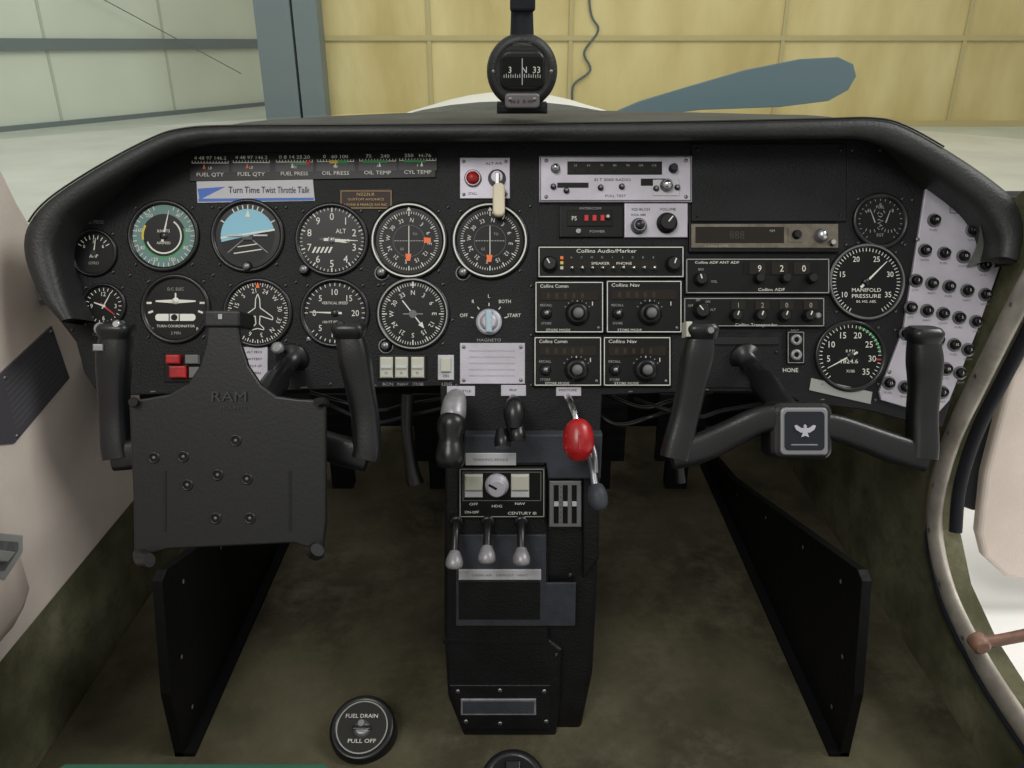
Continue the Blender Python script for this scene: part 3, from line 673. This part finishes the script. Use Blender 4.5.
b.text('RAM',232,396,10,emb,6.6,38); b.text('MOUNTS',236,407,3.5,emb,6.6,34)
for x in(168,292): b.tube([(x,470,5),(x,530,5)],1.3,PLATE,k=1,n=8)
b.rect(205,412,280,440,-45,0,PLATE,2)
b.done()

# ================================================= PEDESTAL
b=B('center_pedestal',PED)
b.poly([(444,430),(602,430),(600,520),(598,600),(594,680),(582,737),(462,737),(447,704),(443,640)],-680,-10,PEDB,6)
b.poly([(445,462),(547,462),(549,640),(562,650),(560,700),(556,737),(464,737),(449,700),(445,640)],-10,0,PEDB,3)
b.poly([(465,433),(602,433),(600,477),(548,477),(546,462),(463,462)],-10,6,PEDG,2)
b.rect(466,451,516,463,6,7.5,LBL,.5); b.text('PARKING BRAKE',491,457,2.6,GRY,7.8,34)
b.rect(458,465,546,517,0,5,RBLK,1.5); b.frame(460,467,544,515,0.8,5.2,DIM); b.frame(463,470,541,499,0.7,5.2,GRY)
for x in(474,520): b.rect(x-9,472,x+9,488,5,9,IVORY,2); b.rect(x-9,489,x+9,495,5,7,LBL,1)
b.lathe(497,483,[(12,5),(11.5,9),(10,10),(9,16),(8,17)],SIL,32); b.tick(497,483,0,9,2.5,-60,17.3,FACE)
for t,x,y in(('HDG',497,502),('NAV',520,499.5),('OFF',474,500)): b.text(t,x,y+2,2.8,WHT,5.4,10)
b.text('CENTURY III',522,511,3,WHT,5.4,28); b.text('ON-OFF',472,510,2.8,WHT,5.4,14)
b.rect(549,480,581,526,-10,3,STL,1)
for x in(556,565,574): b.rect(x-2.5,484,x+2.5,522,3,3.6,FACE); b.rect(x-2.2,500,x+2.2,504,3.6,6,LBL)
for i in range(8): b.text(str(i),560.5,486+i*5,2.2,FACE,3.3)
b.poly([(583,440),(601,440),(599,560),(583,580),(583,520)],-10,-2,PEDB,2)
b.poly([(456,534),(546,534),(546,582),(576,582),(575,625),(456,625)],0,2.5,PEDG,1)
b.rect(459,568,541,578,2.5,4.5,LBL,.6); b.text('CABIN AIR   DEFROST   HEAT',500,573,2.4,GRY,4.8,56)
b.rect(459,580,540,618,2.5,3.2,PEDB,.4)
for x,y0,y1 in((457,520,548),(488,520,543),(521,520,545)):
    b.lathe(x,y0,[(7,0),(7,7),(5,8)],BEZ,20); b.tube([(x,y0,4),(x,y0+4,20),(x,y1-6,34)],[5,4,4],BEZ); b.tube([(x,y1-10,32),(x,y1-5,38),(x,y1-1,42),(x,y1+1,43)],[5,8,8,5.5],AGED,n=20)
b.poly([(450,684),(550,684),(551,728),(462,728)],0,2.5,PEDB,1); b.rect(461,697,536,713,2.5,4,AGED,.6); b.rect(463,699,534,711,4,4.3,PEDG)
for p in((458,690),(500,689),(544,690),(546,720),(500,722),(466,720)): b.screw(*p,2.2,2.5)
for p in((570,575),(556,655),(556,612)): b.screw(*p,2.2,0)
b.poly([(443,640),(447,640),(549,640),(549,643),(443,643)],0,1.2,BEZ)
b.done()
b=B('throttle_lever'); b.rect(447,386,475,396,0,2,SIL,.4); b.text('THROTTLE',461,391,2.4,FACE,2.3,20)
b.tube([(460,397,2),(459,402,30),(457,410,46)],[4,4,4],STL); b.tube([(459,397,34),(458,401,42),(457,412,50),(457,417,52)],[9,11,12,11],AGED,n=24)
b.tube([(457,416,50),(456,421,54),(455,428,56),(455,434,57),(455,441,57),(455,452,58),(455,459,57)],[11,14,12.5,11,12.5,14,12],BEZ,n=24); b.done()
b=B('propeller_lever'); b.rect(501,385,526,396,0,2,SIL,.4); b.text('PROP',513,390,2.4,FACE,2.3)
b.tube([(513,398,2),(513,402,25),(514,408,40)],[4,5,7],STL); b.tube([(514,400,34),(514,405,40),(514,414,44),(514,426,46)],[6,9.5,10,7],BEZ,n=24); b.tube([(503,428,38),(503,438,42),(503,444,44)],[6,8,7],BEZ,n=20); b.tube([(517,422,42),(517,432,46),(517,438,47)],[6,8,7],BEZ,n=20); b.done()
b=B('mixture_lever'); b.rect(556,385,581,396,0,2,SIL,.4); b.text('MIXTURE',568,390,2.4,FACE,2.3,18)
b.tube([(567,397,2),(568,402,25),(571,412,42),(573,424,48)],[4,4,3.5,3.5],CHR)
b.tube([(574,421,46),(574,424,48),(574,430,50),(574,442,52),(574,450,52),(574,455,52)],[8,12,14,14.5,11,7],RED,n=28)
for a in range(-3,4): b.tube([(574+a*3.9,431,50+15-abs(a)*2.6),(574+a*3.9,444,52+15-abs(a)*2.6)],1.1,RED,k=1,n=8)
b.done()
b=B('alternate_air_lever'); b.tube([(588,450,6),(590,465,20),(592,480,26),(594,490,28)],[4,3.5,3.5,5],STL); b.tube([(593,483,26),(594,490,30),(595,499,32),(595,504,32)],[7,9.5,9,6],PEDG,n=20); b.tube([(585,430,4),(592,450,20),(593,470,24)],2.6,STL); b.done()

# ================================================= MAGNETIC COMPASS
CP=Pl((0,1.0,0),(1,0,0),(0,0,1))
b=B('magnetic_compass',CP); x,y=522,71
b.tube([(522,-120,0),(522,-20,0),(522,8,0),(522,38,0)],[12,12,11,12],RUB,k=2,n=20)
b.rect(510,-6,535,12,-6,16,RUB,3,cr=3)
b.lathe(x,y,[(24,-55),(30,-40),(34,-10),(35,8),(33,14),(30,16),(27,17),(26,16)],VINYL,48)
b.rect(x-22,y-21,x+22,y+19,15,19,BEZ,3,cr=10)
b.rect(x-20,y-15,x+20,y+15,19,20,FACE,.5,cr=3)
b.text('3',x-12,y-2,6,WHT,20.6); b.text('N',x+2,y-2,6,WHT,20.6); b.text('33',x+14,y-2,6,WHT,20.6,7)
for i in range(17): b.flat([(x-18+i*2.2,y+6),(x-17.5+i*2.2,y+6),(x-17.5+i*2.2,y+3+(i%2)*-1),(x-18+i*2.2,y+3+(i%2)*-1)],20.6,WHT)
b.flat([(x-.4,y+13),(x+.4,y+13),(x+.4,y-13),(x-.4,y-13)],20.8,LBL)
b.rect(x-17,y+21,x+17,y+36,14,20,mat('compass_plate',(110,106,108),.4,.4),2,cr=4); b.text('N-S  E-W',x,y+29,3.4,FACE,20.5,22); b.screw(x-12,y+27,2,20);b.screw(x+12,y+27,2,20)
b.text('COMPASS',x,y-27,3,GRY,17.6,18); b.screw(x-28,y,2,16); b.screw(x+28,y,2,16)
b.rect(x-25,y+32,x+25,y+42,-25,12,RUB,3)
b.done()

# ================================================= FLOOR FITTINGS
def tilted(px,py,z0,tilt):
    d=ray(px,py); t=(z0-H)/d.z; P=C+d*t
    return Pl(P,(1,0,0),(0,cos(radians(tilt)),sin(radians(tilt))))
b=B('fuel_drain_fitting',tilted(362,727,0.026,24))
b.lathe(362,727,[(33,-34),(33,-4),(31.5,0),(30,1),(26,1),(25,-1)],BEZ,48,cap=False); b.disc(362,727,26,0,mat('drain_face',(44,44,42),.4,.3),40)
b.arc(362,727,24.5,25.8,0,360,.6,DIM)
b.text('FUEL DRAIN',362,716,4,WHT,.8,32); b.text('PULL OFF',362,741,4,WHT,.8,28)
b.lathe(362,729,[(9,0),(8,4),(5,5)],STL,24); b.rect(353,727,371,731,4,6,BEZ,1); b.knob(362,725,4,7,STL); b.done()
b=B('fuel_selector_valve',tilted(513,776,0.02,20))
b.lathe(513,782,[(33,-24),(33,-2),(31,1),(26,2),(24,0)],BEZ,48,cap=False); b.disc(513,782,26,.5,FACE,40); b.rect(505,762,521,802,.5,6,BEZ,2); b.done()

def seat(name,x0,x1,yf,zt,m):
    b=B(name,WORLD); vs=[];fs=[]
    prof=[(-0.40,0.10),(yf-0.02,0.10),(yf,0.14),(yf+0.005,zt-0.04),(yf-0.006,zt-0.012),(yf-0.03,zt),(-0.40,zt)]
    xs=[x0,x0+0.006,x0+0.03]+[x0+0.03+(x1-x0-0.06)*i/6 for i in range(1,6)]+[x1-0.03,x1-0.006,x1]; ins=[0.03,0.012,0,0,0,0,0,0,0,0.012,0.03]
    for xx,d in zip(xs,ins):
        for k,(y,z) in enumerate(prof): vs.append((xx,y-(d if 0<k<6 else 0),z-(d if k>=4 else 0)+(d*.5 if k<2 else 0)))
    K=len(prof)
    for i in range(len(xs)-1):
        for j in range(K-1): fs.append((i*K+j,i*K+j+1,(i+1)*K+j+1,(i+1)*K+j))
    b.add(vs,fs,m,True)
    b.add(vs[:K],[tuple(range(K))],m); b.add(vs[-K:],[tuple(range(K))],m)
    for xx in(x0+.05,x1-.05): boxw(b,xx-.015,xx+.015,-0.2,yf-0.06,0,0.11,RUB)
    b.done()
seat('pilot_seat',-0.375,-0.115,0.447,0.30,mat('teal_fabric',(42,98,76),.85,bump=.6,bscale=500))
seat('copilot_seat',0.392,0.555,0.462,0.30,mat('denim_blue',(30,38,58),.85,bump=.6,bscale=500))

# ================================================= AIRCRAFT NOSE
b=B('engine_cowling',WORLD); vs=[];fs=[];st=[(1.65,.46,.692),(1.8,.43,.692),(2.0,.37,.690),(2.15,.30,.677),(2.25,.22,.64),(2.30,.15,.56)]
n=24
for y,hw,zt in st:
    for i in range(n+1):
        a=pi*i/n; vs.append((-hw*cos(a)-0.005,y,0.25+(zt-0.25)*abs(sin(a))**0.5))
for j in range(len(st)-1):
    for i in range(n): fs.append((j*(n+1)+i,j*(n+1)+i+1,(j+1)*(n+1)+i+1,(j+1)*(n+1)+i))
b.add(vs,fs,WPAINT,True); b.done()
PRP=Pl((0,2.42,0),(1,0,0),(0,0,1))
b=B('propeller',PRP)
pm=mat('prop_grey_blue',(92,112,120),.45)
b.poly([(560,150),(600,118),(640,101),(690,86),(745,70),(800,59),(838,57),(853,64),(856,76),(848,90),(828,101),(780,107),(700,110),(650,116),(600,160)],-6,3,pm,2)
b.poly([(460,176),(400,190),(330,212),(270,232),(220,251),(190,264),(178,276),(182,286),(200,286),(260,268),(330,242),(400,214),(460,200)],-6,3,pm,2)
b.lathe(515,185,[(62,-60),(56,0),(40,60),(18,95),(.1,100)],WPAINT,36)
b.done()

# ================================================= HANGAR
GZ=-0.9
conc=mat('hangar_concrete',(192,196,186),.5,var=.1,vscale=.6)
b=B('hangar_floor',WORLD); boxw(b,-40,40,-20,30,GZ-.1,GZ,conc); b.done()
yel=bpy.data.materials.new('yellow_insulation'); yel.use_nodes=True; nt=yel.node_tree; bs=nt.nodes['Principled BSDF']; bs.inputs['Roughness'].default_value=.5
tc=nt.nodes.new('ShaderNodeTexCoord'); n1=nt.nodes.new('ShaderNodeTexNoise'); n1.inputs['Scale'].default_value=.9; n1.inputs['Detail'].default_value=8
mp=nt.nodes.new('ShaderNodeMapping'); mp.inputs['Scale'].default_value=(1.0,1,0.35)
r=nt.nodes.new('ShaderNodeValToRGB'); r.color_ramp.elements[0].position=.35; r.color_ramp.elements[1].position=.7
r.color_ramp.elements[0].color=lin((192,172,114))+[1]; r.color_ramp.elements[1].color=lin((220,204,150))+[1]
bp=nt.nodes.new('ShaderNodeBump'); bp.inputs['Strength'].default_value=.4; bp.inputs['Distance'].default_value=.3
nt.links.new(tc.outputs['Object'],mp.inputs[0]); nt.links.new(mp.outputs[0],n1.inputs['Vector']); nt.links.new(n1.outputs['Fac'],r.inputs[0]); nt.links.new(r.outputs[0],bs.inputs['Base Color']); nt.links.new(n1.outputs['Fac'],bp.inputs['Height']); nt.links.new(bp.outputs[0],bs.inputs['Normal'])
HB=Pl((0,18,0),(1,0,0),(0,0,1))
gir=mat('hangar_girt',(184,170,124),.6)
b=B('wall_hangar_back',WORLD); boxw(b,-4.9,28,18,18.3,GZ,8,yel)
for px in(430,570,780,960):
    u,_,_=HB.loc(px,60); boxw(b,u-.04,u+.04,17.95,18,GZ,8,gir)
_,v,_=HB.loc(512,38); boxw(b,-4.9,28,17.94,18,v-.05,v+.05,gir)
boxw(b,-4.9,28,17.93,18,GZ,GZ+.12,gir)
b.done()
b=B('hangar_column',WORLD); cm=mat('column_bluegrey',(112,124,128),.5)
for px,w in((285,.36),(316,.24)):
    u,_,_=HB.loc(px,60); boxw(b,u-w,u+w,17.4,17.9,GZ,8,cm)
b.done()
LWd=Vector((-10.5+7.2,16.9-24,0)).normalized()
HL=Pl((-7.2,24,0),-LWd,(0,0,1))
b=B('wall_hangar_left',HL)
wht=mat('hangar_door_white',(214,220,204),.5,var=.04,vscale=.5); beam=mat('hangar_beam',(112,122,122),.5); seam=mat('door_seam',(186,192,178),.5)
b.polyl([(-26,GZ),(0.6,GZ),(0.6,9),(-26,9)],-200,0,wht)
for z0,z1,m in((H-.18,H+.06,beam),(2.2,2.3,seam),(GZ,GZ+.10,beam),(3.4,3.6,beam)):
    b.polyl([(-26,z0),(0.2,z0),(0.2,z1),(-26,z1)],0,100,m)
for u in(-3.2,-6.4,-9.6,-12.8): b.polyl([(u-.03,GZ),(u+.03,GZ),(u+.03,9),(u-.03,9)],0,20,seam)
b.tube([(-8,2.9,.3),(-1,.0,.3)],.012,beam,local=True,k=1,n=6)
b.done()
b=B('hanging_cable',HB)
b.tube([(586,-60,60),(590,10,60),(598,30,60),(584,52,60),(590,70,60),(574,84,60),(572,100,60)],[1.1]*7,mat('cable_blue',(82,96,98),.5),k=6,n=8); b.done()

# ================================================= LIGHT
w=bpy.data.worlds.new('World'); bpy.context.scene.world=w; w.use_nodes=True
bg=w.node_tree.nodes['Background']; bg.inputs[0].default_value=(1.0,0.98,0.93,1); bg.inputs[1].default_value=0.62
def area(n,loc,tgt,size,e,col=(1,1,1)):
    l=bpy.data.lights.new(n,'AREA'); l.size=size; l.energy=e; l.color=col
    o=bpy.data.objects.new(n,l); o.location=loc; o.rotation_euler=(Vector(tgt)-Vector(loc)).to_track_quat('-Z','Y').to_euler(); bpy.context.scene.collection.objects.link(o)
area('added_fill_light',(-1.0,-1.6,3.2),(0,.9,.3),1.2,66,(1,.975,.94))  # added fill from above and behind the camera, brightens the cabin
area('added_fill_light',(4.0,0.5,4.5),(1.2,.6,0),2.0,200,(1,.98,.95))  # added light over the wing, whitens what shows through the door opening
area('added_fill_light',(4,9,8),(5,18,2),5.0,450,(1,.97,.9))  # unseen light added to lift the yellow back wall
area('added_fill_light',(-4,9,8),(-10,18,1),5.0,350,(.97,1,.97))  # unseen light added to lift the white door wall at left

cam=bpy.data.cameras.new('camera'); co=bpy.data.objects.new('camera',cam); bpy.context.scene.collection.objects.link(co)
co.location=C; co.rotation_euler=(radians(90-23.5),0,0); cam.sensor_width=36; cam.lens=36*F/1024; cam.clip_start=.02; cam.clip_end=200
bpy.context.scene.camera=co
bpy.context.scene.view_settings.view_transform='Standard'
